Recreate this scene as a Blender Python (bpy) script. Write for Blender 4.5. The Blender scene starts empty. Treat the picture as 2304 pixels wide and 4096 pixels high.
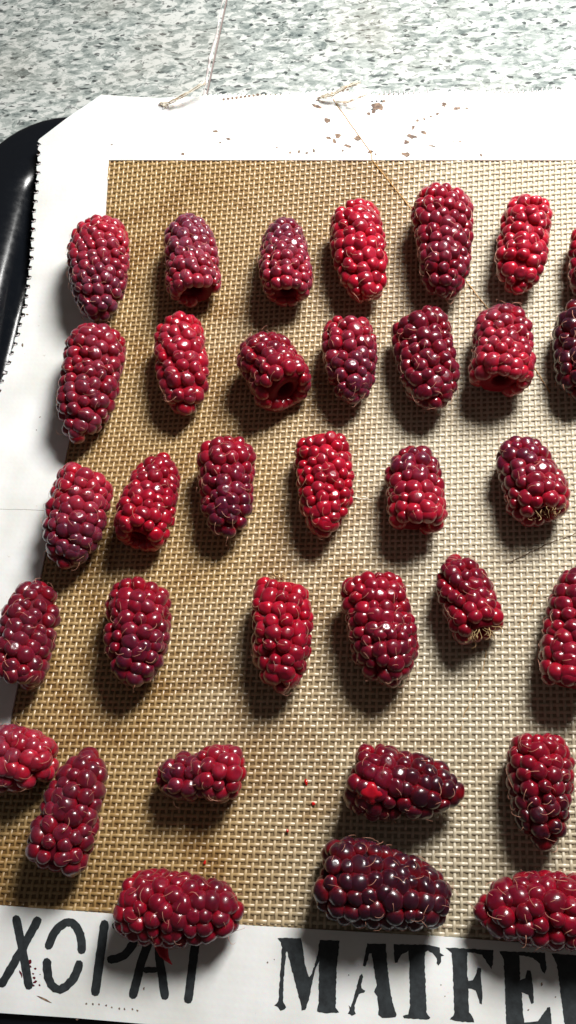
import bpy, bmesh, math, random
import numpy as np
from mathutils import Vector, Matrix

scene = bpy.context.scene
COL = scene.collection
PI = math.pi

# ------------------------------------------------------------------ camera
F = 3150.0                                    # focal length in photo pixels (2304 x 4096)
CX, CY = 1152.0, 2048.0
H = 23.3                                      # camera height over the mat, cm
def unit(v): return v / np.linalg.norm(v)
n_c = unit(np.array([0.135, 0.39, 1.0]))      # straight down, seen in camera axes (right, down, forward)
y_c = np.array([0.237, -2.71, 1.0]); y_c = unit(y_c - n_c * y_c.dot(n_c))
x_c = np.cross(n_c, y_c)
z_c = -n_c
Rwc = np.array([x_c, y_c, z_c])               # camera-axes vector -> world: Rwc @ v
cam_pos = np.array([0.0, 0.0, H])
cd = bpy.data.cameras.new("camera"); cam = bpy.data.objects.new("camera", cd); COL.objects.link(cam)
r_w, d_w, f_w = Rwc @ np.array([1., 0, 0]), Rwc @ np.array([0, 1., 0]), Rwc @ np.array([0, 0, 1.])
M = Matrix(((r_w[0], -d_w[0], -f_w[0], 0), (r_w[1], -d_w[1], -f_w[1], 0), (r_w[2], -d_w[2], -f_w[2], H), (0, 0, 0, 1)))
cam.matrix_world = M
cd.sensor_fit = 'VERTICAL'; cd.sensor_height = 36.0; cd.sensor_width = 36.0
cd.lens = F / 4096 * 36.0
cd.clip_start = 0.5; cd.clip_end = 500
cd.dof.use_dof = True; cd.dof.focus_distance = 25.0; cd.dof.aperture_fstop = 12.0
scene.camera = cam

# ------------------------------------------------------------------ light
world = bpy.data.worlds.new("World"); scene.world = world; world.use_nodes = True
bg = world.node_tree.nodes["Background"]
bg.inputs[0].default_value = (0.92, 0.84, 0.76, 1); bg.inputs[1].default_value = 0.068
LAMP_POS = Vector((14.5, 34.5, 36.0)); LAMP_TGT = Vector((-3.0, 9.0, 0.0))
ld = bpy.data.lights.new("window_light", 'AREA'); ld.shape = 'RECTANGLE'; ld.size = 14; ld.size_y = 15
ld.energy = 52500.0; ld.color = (1.0, 0.985, 0.955)
lamp = bpy.data.objects.new("window_light", ld); COL.objects.link(lamp)
lamp.location = LAMP_POS; lamp.rotation_euler = (LAMP_TGT - LAMP_POS).to_track_quat('-Z', 'Y').to_euler()
scene.view_settings.view_transform = 'Standard'; scene.view_settings.look = 'None'
scene.view_settings.exposure = 0.0; scene.view_settings.gamma = 1.0
scene.render.engine = 'CYCLES'

# ------------------------------------------------------------------ geometry of the place
def ray(px, py):
    v = np.stack([(np.asarray(px, float) - CX) / F, (np.asarray(py, float) - CY) / F, np.ones_like(np.asarray(px, float))], -1)
    return v @ Rwc.T
def back(px, py, z=0.0):
    d = ray(px, py); t = (z - H) / d[..., 2]
    return np.stack([d[..., 0] * t, d[..., 1] * t, np.broadcast_to(z, t.shape)], -1)
def project(P):
    P = np.asarray(P, float) - cam_pos
    c = P @ Rwc
    return CX + F * c[..., 0] / c[..., 2], CY + F * c[..., 1] / c[..., 2]
def sstep(x): x = np.clip(x, 0, 1); return x * x * (3 - 2 * x)
Y_RISE0 = float(back(1100, 1850)[1]); Y_TOP = float(back(1100, 378, 1.9)[1])
Y_BOT0 = float(back(1100, 3850)[1])
def zsurf(X, Y):
    """height of the mat: flat in the tray, riding up over its far rim, faint waves"""
    t = np.clip((Y - Y_RISE0) / (Y_TOP - Y_RISE0), 0, 1.1)
    z = 1.9 * t ** 1.9
    z = z + 0.05 * np.sin(X * 0.55 + 0.6) * np.sin(Y * 0.33) * sstep((Y - Y_RISE0 + 6) / 8)
    z = z + 0.5 * sstep((-13.0 - X) / 3.0) * (1 - sstep((Y - 8) / 5))
    return z
def onmat(px, py, off=0.0):
    px = np.asarray(px, float); py = np.asarray(py, float)
    z = np.zeros_like(px)
    for _ in range(25):
        P = back(px, py, z + off)
        z = 0.5 * z + 0.5 * zsurf(P[..., 0], P[..., 1])
    return back(px, py, z + off)

# ------------------------------------------------------------------ helpers
def new_mat(name):
    m = bpy.data.materials.new(name); m.use_nodes = True
    nt = m.node_tree; b = nt.nodes["Principled BSDF"]
    return m, nt, b
def N(nt, t, **kw):
    n = nt.nodes.new(t)
    for k, v in kw.items(): setattr(n, k, v)
    return n
def L(nt, a, b): nt.links.new(a, b)
def ramp(nt, src, stops, interp='LINEAR'):
    r = N(nt, 'ShaderNodeValToRGB'); r.color_ramp.interpolation = interp
    els = r.color_ramp.elements
    while len(els) < len(stops): els.new(0.5)
    for e, (p, c) in zip(els, stops): e.position = p; e.color = (*c, 1) if len(c) == 3 else c
    L(nt, src, r.inputs[0]); return r.outputs[0]
def mixc(nt, fac, a, b, mode='MIX'):
    m = N(nt, 'ShaderNodeMix', data_type='RGBA', blend_type=mode)
    for s, v in ((m.inputs[0], fac), (m.inputs[6], a), (m.inputs[7], b)):
        if hasattr(v, 'links'): L(nt, v, s)
        elif isinstance(v, tuple): s.default_value = (*v, 1) if len(v) == 3 else v
        else: s.default_value = v
    return m.outputs[2]
def math_(nt, op, a, b=0.0, clamp=False):
    m = N(nt, 'ShaderNodeMath', operation=op, use_clamp=clamp)
    for s, v in ((m.inputs[0], a), (m.inputs[1], b)):
        if hasattr(v, 'links'): L(nt, v, s)
        else: s.default_value = v
    return m.outputs[0]
def noise(nt, vec, scale, detail=3, rough=0.5, dist=0.0):
    n = N(nt, 'ShaderNodeTexNoise'); n.inputs['Scale'].default_value = scale; n.inputs['Detail'].default_value = detail
    n.inputs['Roughness'].default_value = rough; n.inputs['Distortion'].default_value = dist
    if vec is not None: L(nt, vec, n.inputs['Vector'])
    return n.outputs['Fac']
def posn(nt):
    return N(nt, 'ShaderNodeNewGeometry').outputs['Position']
def mesh_obj(name, verts, faces, mat, parent=None, smooth=True):
    me = bpy.data.meshes.new(name)
    me.from_pydata([tuple(v) for v in verts], [], faces)
    me.materials.append(mat)
    if smooth: me.polygons.foreach_set('use_smooth', [True] * len(me.polygons))
    me.update()
    o = bpy.data.objects.new(name, me); COL.objects.link(o); o.parent = parent
    return o
def np_mesh(name, V, Fq, mat, parent=None):
    """fast quad mesh"""
    me = bpy.data.meshes.new(name)
    me.vertices.add(len(V)); me.vertices.foreach_set('co', V.astype(np.float32).ravel())
    me.loops.add(Fq.size); me.loops.foreach_set('vertex_index', Fq.astype(np.int32).ravel())
    me.polygons.add(len(Fq))
    me.polygons.foreach_set('loop_start', np.arange(0, Fq.size, 4, dtype=np.int32))
    me.polygons.foreach_set('use_smooth', np.ones(len(Fq), bool))
    me.update(calc_edges=True); me.validate(); me.materials.append(mat)
    o = bpy.data.objects.new(name, me); COL.objects.link(o); o.parent = parent
    return o
def empty(name, loc, label, cat, group=None, kind=None):
    o = bpy.data.objects.new(name, None); COL.objects.link(o); o.location = loc; o.empty_display_size = 0.5
    o['label'] = label; o['category'] = cat
    if group: o['group'] = group
    return o
def tube(V, Fc, pts, rad, sides=4, taper=0.5):
    """append a thin tube through pts to vertex/face lists"""
    pts = [Vector(p) for p in pts]; n = len(pts); base = len(V)
    for i, p in enumerate(pts):
        t = (pts[min(i + 1, n - 1)] - pts[max(i - 1, 0)])
        if t.length < 1e-7: t = Vector((0, 0, 1))
        t.normalize()
        a = t.cross(Vector((0.13, 0.21, 0.97)));
        if a.length < 1e-3: a = t.cross(Vector((1, 0, 0)))
        a.normalize(); b = t.cross(a)
        r = (rad[i] if isinstance(rad, (list, tuple)) else rad * (1 - (1 - taper) * i / (n - 1)))
        for k in range(sides):
            an = 2 * PI * k / sides
            V.append(p + a * (r * math.cos(an)) + b * (r * math.sin(an)))
    for i in range(n - 1):
        for k in range(sides):
            k2 = (k + 1) % sides
            Fc.append((base + i * sides + k, base + i * sides + k2, base + (i + 1) * sides + k2, base + (i + 1) * sides + k))
    Fc.append(tuple(base + k for k in range(sides))[::-1]); Fc.append(tuple(base + (n - 1) * sides + k for k in range(sides)))

# ------------------------------------------------------------------ countertop
def granite_mat():
    m, nt, b = new_mat("granite")
    p = posn(nt)
    mp = N(nt, 'ShaderNodeMapping'); mp.inputs['Rotation'].default_value = (0, 0, 0.25); mp.inputs['Scale'].default_value = (0.62, 1.15, 1.0)
    L(nt, p, mp.inputs['Vector']); v = mp.outputs[0]
    wn = N(nt, 'ShaderNodeTexNoise'); wn.inputs['Scale'].default_value = 1.3; wn.inputs['Detail'].default_value = 3; L(nt, v, wn.inputs['Vector'])
    wa = N(nt, 'ShaderNodeVectorMath', operation='MULTIPLY_ADD'); L(nt, wn.outputs['Color'], wa.inputs[0]); wa.inputs[1].default_value = (0.55, 0.55, 0.55); L(nt, v, wa.inputs[2])
    w = wa.outputs[0]
    vo = N(nt, 'ShaderNodeTexVoronoi'); vo.inputs['Scale'].default_value = 4.2; L(nt, w, vo.inputs['Vector'])
    sep = N(nt, 'ShaderNodeSeparateColor'); L(nt, vo.outputs['Color'], sep.inputs[0])
    g1 = noise(nt, w, 2.4, 7, 0.72, 0.4)
    mixv = math_(nt, 'ADD', math_(nt, 'MULTIPLY', g1, 1.5), math_(nt, 'MULTIPLY', sep.outputs[0], 0.34))
    c = ramp(nt, mixv, [(0.58, (0.20, 0.24, 0.24)), (0.72, (0.36, 0.40, 0.39)), (0.88, (0.58, 0.62, 0.60)), (1.0, (0.76, 0.79, 0.77)), (1.2, (0.98, 0.98, 0.96))])
    vo2 = N(nt, 'ShaderNodeTexVoronoi'); vo2.inputs['Scale'].default_value = 3.6; vo2.inputs['Randomness'].default_value = 1.0; L(nt, w, vo2.inputs['Vector'])
    sep2 = N(nt, 'ShaderNodeSeparateColor'); L(nt, vo2.outputs['Color'], sep2.inputs[0])
    pick = math_(nt, 'GREATER_THAN', sep2.outputs[1], 0.74)
    near = math_(nt, 'LESS_THAN', math_(nt, 'ADD', vo2.outputs['Distance'], math_(nt, 'MULTIPLY', noise(nt, w, 7.0, 2), 0.35)), 0.46)
    c = mixc(nt, math_(nt, 'MULTIPLY', math_(nt, 'MULTIPLY', pick, near), 0.85), c, (0.05, 0.06, 0.065))
    n2 = noise(nt, w, 4.2, 5, 0.62, 0.4)
    f2 = ramp(nt, n2, [(0.575, (0, 0, 0)), (0.62, (1, 1, 1))])
    c = mixc(nt, math_(nt, 'MULTIPLY', f2, 0.75), c, (0.08, 0.095, 0.10))
    n4 = noise(nt, w, 5.0, 3, 0.6)
    f4 = ramp(nt, n4, [(0.58, (0, 0, 0)), (0.66, (1, 1, 1))])
    c = mixc(nt, math_(nt, 'MULTIPLY', f4, 0.5), c, (0.85, 0.87, 0.85))
    n3 = noise(nt, p, 0.22, 2)
    f3 = ramp(nt, n3, [(0.5, (0, 0, 0)), (0.75, (1, 1, 1))])
    c = mixc(nt, math_(nt, 'MULTIPLY', f3, 0.25), c, (0.62, 0.52, 0.42))
    c = mixc(nt, 1.0, c, (0.50, 0.515, 0.505), 'MULTIPLY')
    L(nt, c, b.inputs['Base Color']); b.inputs['Roughness'].default_value = 0.38; b.inputs['Specular IOR Level'].default_value = 0.25
    return m
GR = granite_mat()
ZC = -0.30
ct = bpy.data.objects.new("countertop", None); COL.objects.link(ct); ct['kind'] = 'structure'
j0 = back(905, 0, ZC)[:2]; j1 = back(842, 300, ZC)[:2]; jd = unit(j0 - j1); jn = np.array([jd[1], -jd[0]])   # jn to the right
def slab(side):
    a = j1 - jd * 60; c = j0 + jd * 35; g = 0.035
    near = [a + jn * g * side, c + jn * g * side]; far = [c + jn * 60 * side, a + jn * 60 * side]
    bm = bmesh.new(); top = [bm.verts.new((*q, ZC)) for q in near + far]
    if side > 0: top = top
    f = bm.faces.new(top)
    r = bmesh.ops.extrude_face_region(bm, geom=[f])
    for v in [e for e in r['geom'] if isinstance(e, bmesh.types.BMVert)]: v.co.z -= 3.0
    bmesh.ops.recalc_face_normals(bm, faces=bm.faces)
    ed = [e for e in bm.edges if all(abs(v.co.z - ZC) < 1e-4 for v in e.verts) and all(abs((Vector(v.co.xy) - Vector(j1)).dot(Vector(jn))) < 0.1 for v in e.verts)]
    bmesh.ops.bevel(bm, geom=ed, offset=0.05, segments=3, affect='EDGES', profile=0.5)
    me = bpy.data.meshes.new("granite_slab"); bm.to_mesh(me); bm.free(); me.materials.append(GR)
    o = bpy.data.objects.new("granite_slab", me); COL.objects.link(o); o.parent = ct
slab(-1); slab(1)
m_gr, nt, b = new_mat("joint_filler"); b.inputs['Base Color'].default_value = (0.23, 0.18, 0.17, 1); b.inputs['Roughness'].default_value = 0.8
q = [j1 - jd * 60, j0 + jd * 35]
V = [(*(q[0] - jn * .1), ZC - .045), (*(q[1] - jn * .1), ZC - .045), (*(q[1] + jn * .1), ZC - .045), (*(q[0] + jn * .1), ZC - .045)]
mesh_obj("joint_filler", V, [(0, 1, 2, 3)], m_gr, ct, False)
m_bead, nt, b = new_mat("sealant"); 
cc = ramp(nt, noise(nt, posn(nt), 2.5, 4), [(0.4, (0.62, 0.59, 0.57)), (0.62, (0.36, 0.32, 0.31))]); L(nt, cc, b.inputs['Base Color']); b.inputs['Roughness'].default_value = 0.5
rnd = random.Random(4); V = []; Fc = []; pts = []; rr = []
for i in range(120):
    s = -3 + i * 0.25; pp = j1 + jd * s - jn * (0.14 + 0.03 * math.sin(s * 2.1) + rnd.uniform(-.02, .02)); pts.append((*pp, ZC - 0.03)); rr.append(0.045 + 0.02 * math.sin(s * 1.3) + rnd.uniform(0, .03))
tube(V, Fc, pts, rr, 8); mesh_obj("sealant_bead", V, Fc, m_bead, ct)

# ------------------------------------------------------------------ baking tray
m_tray, nt, b = new_mat("black_enamel")
sc = noise(nt, posn(nt), 3.0, 6, 0.7)
L(nt, ramp(nt, sc, [(0.35, (0.16,) * 3), (0.7, (0.30,) * 3)]), b.inputs['Roughness'])
b.inputs['Base Color'].default_value = (0.004, 0.005, 0.007, 1); b.inputs['Specular IOR Level'].default_value = 0.4
ZF = -0.12                                     # tray floor
xw = float(back(43, 960, 0.8)[0])               # crest of the left wall
yw = float(back(300, 466, 0.9)[1])              # far outer edge
def loop_rr(x0, x1, y0, y1, r, z, n=10):
    pts = []
    for (cx, cy, a0) in ((x1 - r, y1 - r, 0), (x0 + r, y1 - r, 90), (x0 + r, y0 + r, 180), (x1 - r, y0 + r, 270)):
        for k in range(n + 1):
            a = math.radians(a0 + 90 * k / n); pts.append((cx + r * math.cos(a), cy + r * math.sin(a), z))
    return pts
xl_out = xw - 2.2; x_r = xl_out + 46; y_b = yw - 40.0
prof = [(0.0, 0.55), (0.0, 0.85), (0.05, 0.95), (0.15, 1.0), (0.4, 1.01), (1.35, 1.0), (1.65, 0.98), (1.9, 0.92), (2.12, 0.81), (2.3, 0.65), (2.42, 0.45), (2.52, 0.22), (2.6, 0.06), (2.72, ZF + .05), (2.9, ZF), (6.0, ZF)]
bm = bmesh.new(); prev = None
for inset, z in prof:
    r = max(3.4 - inset * 0.9, 0.6)
    ring = [bm.verts.new(p) for p in loop_rr(xl_out + inset, x_r - inset, y_b + inset, yw - inset, r, z)]
    if prev:
        for k in range(len(ring)):
            bm.faces.new((prev[k], prev[(k + 1) % len(ring)], ring[(k + 1) % len(ring)], ring[k]))
    prev = ring
bm.faces.new(prev)
bmesh.ops.recalc_face_normals(bm, faces=bm.faces)
for f in bm.faces: f.smooth = True
me = bpy.data.meshes.new("baking_tray"); bm.to_mesh(me); bm.free(); me.materials.append(m_tray)
tray = bpy.data.objects.new("baking_tray", me); COL.objects.link(tray)
so = tray.modifiers.new("s", 'SOLIDIFY'); so.thickness = 0.09; so.offset = -1.0
tray['label'] = "glossy black enamel baking tray under the white edged mat"; tray['category'] = "baking tray"

# ------------------------------------------------------------------ baking mat
def interp(pts):
    xs = np.array([p[0] for p in pts], float); ys = np.array([p[1] for p in pts], float)
    return lambda q: np.interp(q, xs, ys)
XR = 3100.0
xL = interp([(300, 520), (378, 405), (470, 270), (560, 152), (700, 147), (859, 131), (1042, 120), (1217, 98), (1376, 56), (1559, -8), (1750, -75), (2100, -150), (3000, -340), (4200, -590)])
yT = interp([(100, 378), (405, 378), (500, 385), (620, 392), (800, 385), (1050, 374), (1300, 366), (1500, 372), (1900, 366), (2304, 362), (3100, 352)])
yB = interp([(-700, 4010), (0, 4052), (300, 4072), (600, 4098), (2304, 4215), (3200, 4280)])
xb = interp([(600, 437), (640, 435), (700, 430), (860, 420), (1350, 368), (1870, 253), (2845, 48), (3200, -25), (3700, -128)])
yb = interp([(-200, 3612), (0, 3622), (400, 3652), (1000, 3703), (1750, 3745), (2304, 3788), (3200, 3855)])
YBT = 640.0
mat_root = empty("baking_mat", (0, 0, 0), "worn silicone baking mat with tan woven centre and white border lettered in black", "baking mat")

def side_line(nt, p):
    """signed distance from the cut line across the mat, >0 on the right"""
    A = onmat(1330, 395); B = onmat(2200, 1570)
    d = unit((B - A)[:2]); nr = (-d[1], d[0]) if (-d[1]) > 0 else (d[1], -d[0])
    dp = N(nt, 'ShaderNodeVectorMath', operation='DOT_PRODUCT'); L(nt, p, dp.inputs[0]); dp.inputs[1].default_value = (nr[0], nr[1], 0)
    return math_(nt, 'SUBTRACT', dp.outputs['Value'], nr[0] * A[0] + nr[1] * A[1])

def tan_colour(nt, dark, lite_l, lite_r):
    p = posn(nt)
    sx = N(nt, 'ShaderNodeSeparateXYZ'); L(nt, p, sx.inputs[0])
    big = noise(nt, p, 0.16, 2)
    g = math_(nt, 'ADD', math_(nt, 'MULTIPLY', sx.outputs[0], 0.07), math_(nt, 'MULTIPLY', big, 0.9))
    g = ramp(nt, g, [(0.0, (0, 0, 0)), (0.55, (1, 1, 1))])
    c = mixc(nt, g, lite_l, lite_r)  # right tone greyer: patina, plus part of the window sheen put into the colour
    g1m = math_(nt, 'SUBTRACT', 1.15, g, True)
    s = ramp(nt, math_(nt, 'MULTIPLY', side_line(nt, p), 12.0), [(0.0, (1, 1, 1)), (1.0, (0, 0, 0))])
    fade = ramp(nt, math_(nt, 'MULTIPLY', math_(nt, 'SUBTRACT', sx.outputs[1], 14.5), 0.25), [(0, (0, 0, 0)), (1, (1, 1, 1))])
    xf = ramp(nt, math_(nt, 'ADD', math_(nt, 'MULTIPLY', sx.outputs[0], 0.12), 1.25), [(0, (0, 0, 0)), (1, (1, 1, 1))])
    c = mixc(nt, math_(nt, 'MULTIPLY', math_(nt, 'MULTIPLY', s, fade), math_(nt, 'MULTIPLY', xf, 0.62)), c, dark)
    blot = ramp(nt, noise(nt, p, 0.45, 4, 0.6, 0.5), [(0.49, (0, 0, 0)), (0.60, (1, 1, 1))])
    c = mixc(nt, math_(nt, 'MULTIPLY', blot, math_(nt, 'MULTIPLY', g1m, 0.75)), c, dark)
    fleck = ramp(nt, noise(nt, p, 5.0, 3), [(0.66, (0, 0, 0)), (0.72, (1, 1, 1))])
    c = mixc(nt, math_(nt, 'MULTIPLY', fleck, 0.35), c, (0.16, 0.07, 0.02))
    return c
m_thr, nt, b = new_mat("silicone_thread")
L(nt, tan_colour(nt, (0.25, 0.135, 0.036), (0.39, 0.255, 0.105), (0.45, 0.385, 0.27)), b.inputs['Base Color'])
b.inputs['Roughness'].default_value = 0.40; b.inputs['Specular IOR Level'].default_value = 0.9
m_base, nt, b = new_mat("silicone_film")
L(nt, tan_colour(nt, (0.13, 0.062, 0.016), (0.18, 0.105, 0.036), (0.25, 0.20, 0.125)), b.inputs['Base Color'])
b.inputs['Roughness'].default_value = 0.45
m_wht, nt, b = new_mat("white_silicone")
p = posn(nt)
c = mixc(nt, ramp(nt, noise(nt, p, 0.5, 4), [(0.35, (0, 0, 0)), (0.8, (1, 1, 1))]), (0.78, 0.785, 0.78), (0.60, 0.60, 0.565))
spk = ramp(nt, noise(nt, p, 4.5, 4, 0.6), [(0.70, (0, 0, 0)), (0.76, (1, 1, 1))])
c = mixc(nt, math_(nt, 'MULTIPLY', spk, 0.5), c, (0.42, 0.36, 0.30))
L(nt, c, b.inputs['Base Color']); b.inputs['Roughness'].default_value = 0.5; b.inputs['Subsurface Weight'].default_value = 0.15; b.inputs['Subsurface Scale'].default_value = 0.19
wv = N(nt, 'ShaderNodeTexWave'); wv.inputs['Scale'].default_value = 1.65; wv.bands_direction = 'X'; L(nt, p, wv.inputs['Vector'])
wv2 = N(nt, 'ShaderNodeTexWave'); wv2.inputs['Scale'].default_value = 1.65; wv2.bands_direction = 'Y'; L(nt, p, wv2.inputs['Vector'])
hh = math_(nt, 'MULTIPLY', wv.outputs['Fac'], wv2.outputs['Fac'])
bp = N(nt, 'ShaderNodeBump'); bp.inputs['Strength'].default_value = 0.05; bp.inputs['Distance'].default_value = 0.02; L(nt, hh, bp.inputs['Height']); L(nt, bp.outputs[0], b.inputs['Normal'])

def patch(x0f, x1f, y0f, y1f, nx, ny, off, skirts=''):
    """grid between image curves laid on the mat surface; x0f(y), x1f(y), y0f(x), y1f(x)"""
    S, U = np.meshgrid(np.linspace(0, 1, ny), np.linspace(0, 1, nx), indexing='ij')
    xx = np.full_like(S, 1000.0); yy = 1000.0 * np.ones_like(S)
    for _ in range(30):
        yy = y0f(xx) * (1 - S) + y1f(xx) * S
        xx = x0f(yy) * (1 - U) + x1f(yy) * U
    P = onmat(xx, yy, off)
    V = P.reshape(-1, 3).tolist(); Fc = []
    idx = np.arange(nx * ny).reshape(ny, nx)
    for i in range(ny - 1):
        for k in range(nx - 1): Fc.append((int(idx[i, k]), int(idx[i + 1, k]), int(idx[i + 1, k + 1]), int(idx[i, k + 1])))
    edges = {'t': idx[0], 'b': idx[-1], 'l': idx[:, 0], 'r': idx[:, -1]}
    for s in skirts:
        e = edges[s]; st = len(V); m_ = len(e)
        for q in e: V.append(tuple(V[q]))
        for q in e: v = V[q]; V.append((v[0], v[1], v[2] - 0.11))
        for k in range(m_ - 1): Fc.append((st + k, st + k + 1, st + m_ + k + 1, st + m_ + k))
    return V, Fc
K = lambda v: (lambda q: np.full_like(np.asarray(q, float), v))
V, Fc = patch(lambda y: xL(y) + 5, K(XR), lambda x: yT(x) + 5, lambda x: yB(x) - 4, 110, 160, -0.012, 'tblr')
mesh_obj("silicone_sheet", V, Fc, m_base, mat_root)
OFFB = 0.062
# border with a toothed left edge and a slightly ragged far edge
rt = random.Random(11)
_tt = np.linspace(560, 2400, 1841)
def xLt(y):
    y = np.asarray(y, float)
    ph = ((y - 568) / 38.0) % 1.0
    tooth = np.where((ph > 0.05) & (ph < 0.45), 13.0, 0.0) * np.where((y > 572) & (y < 1750), 1.0, 0.0)
    return xL(y) + tooth + 2.0 * np.sin(y * 0.11) * (y > 560)
def yTt(x):
    x = np.asarray(x, float)
    rag = np.where((((x - 300) / 19.0) % 1.0) < 0.5, 5.0, -3.0) * np.where((x > 800) & (x < 2250), 1.0, 0.0)
    return yT(x) + rag + 5 * np.sin(x * 0.013) * (x > 800)
allV, allF = [], []
def add(VF):
    b0 = len(allV); allV.extend(VF[0]); allF.extend([tuple(q + b0 for q in f) for f in VF[1]])
add(patch(xLt, K(XR), yTt, K(YBT), 560, 26, OFFB, 'tbl'))
add(patch(xLt, xb, K(YBT), yb, 16, 760, OFFB, 'lr'))
add(patch(xLt, K(XR), yb, yB, 140, 24, OFFB, 'tbl'))
# tiny sag where border meets the weave is left to the skirt
bord = mesh_obj("white_border", allV, allF, m_wht, mat_root)

# woven glass threads, real over-and-under geometry
PCH = 0.187; TILT = math.tan(math.radians(4.2))
def weave():
    Vs, Fs, base = [], [], 0
    a0, a1, b0, b1 = -19.5, 17.5, -9.5, 26.5
    ni = int((a1 - a0) / PCH); nj = int((b1 - b0) / PCH)
    sub = 4; segs = 3
    rng = np.random.RandomState(3)
    for fam in (0, 1):
        nt_, ns = (ni, nj * sub) if fam == 0 else (nj, ni * sub)
        ti = np.arange(nt_)[:, None]; s = np.arange(ns + 1)[None, :] * PCH / sub
        wob = rng.uniform(-.010, .010, (nt_, 1)) + 0.006 * np.sin(s * 2.1 + rng.uniform(0, 6, (nt_, 1)))
        phase = np.cos(PI * s / PCH) * np.where(ti % 2 == 0, 1.0, -1.0)
        amp = 0.019
        hgt = 0.012 + amp * phase * (1 if fam == 0 else -1)
        wid = (0.041 if fam == 0 else 0.046) * (1 + rng.uniform(-.1, .1, (nt_, 1)) + 0.10 * phase * (1 if fam == 0 else -1))
        if fam == 0: A = a0 + ti * PCH + wob + 0 * s; B = b0 + s + 0 * ti; ox, oy = 1.0, TILT
        else: A = a0 + s + 0 * ti; B = b0 + ti * PCH + wob + 0 * s; ox, oy = 0.0, 1.0
        X = A; Y = B + TILT * A
        zs = zsurf(X, Y)
        gx = (zsurf(X + .05, Y) - zs) / .05; gy = (zsurf(X, Y + .05) - zs) / .05
        verts = np.zeros((nt_, ns + 1, segs + 1, 3))
        for k in range(segs + 1):
            an = PI * k / segs
            dx = math.cos(an) * wid * ox; dy = math.cos(an) * wid * oy
            up = hgt + (math.sin(an) * 0.026 - 0.004)
            verts[:, :, k, 0] = X + dx - gx * up; verts[:, :, k, 1] = Y + dy - gy * up
            verts[:, :, k, 2] = zs + gx * dx + gy * dy + up
        px, py = project(np.stack([X, Y, zs], -1))
        ins = (px > xb(py) + 4) & (px < XR - 10) & (py > YBT + 2) & (py < yb(px) - 2)
        fm = ins[:, :-1] & ins[:, 1:]
        idx = base + np.arange(nt_ * (ns + 1) * (segs + 1)).reshape(nt_, ns + 1, segs + 1)
        for k in range(segs):
            q = np.stack([idx[:, :-1, k], idx[:, 1:, k], idx[:, 1:, k + 1], idx[:, :-1, k + 1]], -1)[fm]
            if fam == 0: q = q[:, ::-1]
            Fs.append(q)
        Vs.append(verts.reshape(-1, 3)); base += nt_ * (ns + 1) * (segs + 1)
    V = np.concatenate(Vs); Fq = np.concatenate(Fs)
    used = np.unique(Fq); remap = np.full(len(V), -1); remap[used] = np.arange(len(used))
    # make the faces point up
    V = V[used]; Fq = remap[Fq]
    nrm = np.cross(V[Fq[:, 1]] - V[Fq[:, 0]], V[Fq[:, 2]] - V[Fq[:, 0]])
    if nrm[:, 2].mean() < 0: pass
    flip = nrm[:, 2] < 0
    Fq[flip] = Fq[flip][:, ::-1]
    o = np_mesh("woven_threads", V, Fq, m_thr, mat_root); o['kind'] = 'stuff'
weave()

# lettering, flat print on the near border
m_ink, nt, b = new_mat("black_ink")
L(nt, ramp(nt, noise(nt, posn(nt), 5, 5, .7), [(0.35, (0.008, 0.010, 0.012)), (0.75, (0.03, 0.038, 0.042))]), b.inputs['Base Color']); b.inputs['Roughness'].default_value = 0.6
OFFI = OFFB + 0.006
def flat(name, polys, mat, off, parent, jag=0.0, seed=0, kind=None):
    bm = bmesh.new(); rr = random.Random(seed)
    from mathutils.geometry import tessellate_polygon
    for poly in polys:
        pts = []
        for i in range(len(poly)):
            a = np.array(poly[i], float); c = np.array(poly[(i + 1) % len(poly)], float)
            n = max(1, int(np.linalg.norm(c - a) / 9.0)) if jag else 1
            for k in range(n): pts.append(a + (c - a) * k / n)
        arr = np.array([(q[0] + rr.uniform(-jag, jag), q[1] + rr.uniform(-jag, jag)) for q in pts])
        W = onmat(arr[:, 0], arr[:, 1], off)
        vs = [bm.verts.new(w) for w in W]
        for t in tessellate_polygon([[Vector((q[0], q[1], 0)) for q in arr]]):
            try: bm.faces.new([vs[k] for k in t])
            except ValueError: pass
    bm.normal_update()
    for f in bm.faces:
        if f.normal.z < 0: f.normal_flip()
    me = bpy.data.meshes.new(name); bm.to_mesh(me); bm.free(); me.materials.append(mat)
    o = bpy.data.objects.new(name, me); COL.objects.link(o); o.parent = parent
    if kind: o['kind'] = kind
    return o
def stroke(pts, w):
    """outline of a round-capped stroke in image plane coordinates"""
    P = [np.array(p, float) for p in pts]
    # resample
    Q = []
    for i in range(len(P) - 1):
        n = max(1, int(np.linalg.norm(P[i + 1] - P[i]) / 12))
        for k in range(n): Q.append(P[i] + (P[i + 1] - P[i]) * k / n)
    Q.append(P[-1]); r = w / 2; Lf, Rt = [], []
    for i, q in enumerate(Q):
        t = unit(Q[min(i + 1, len(Q) - 1)] - Q[max(i - 1, 0)]); nn = np.array([-t[1], t[0]])
        Lf.append(q + nn * r); Rt.append(q - nn * r)
    def cap(c, t):
        n0 = np.array([-t[1], t[0]])
        return [c + n0 * r * math.cos(a) + t * r * math.sin(a) for a in (PI * .25, PI * .5, PI * .75)]
    t1 = unit(Q[-1] - Q[-2]); t0 = unit(Q[0] - Q[1])
    return [tuple(p) for p in Lf + cap(Q[-1], t1) + Rt[::-1] + cap(Q[0], t0)]
WST = 34
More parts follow.
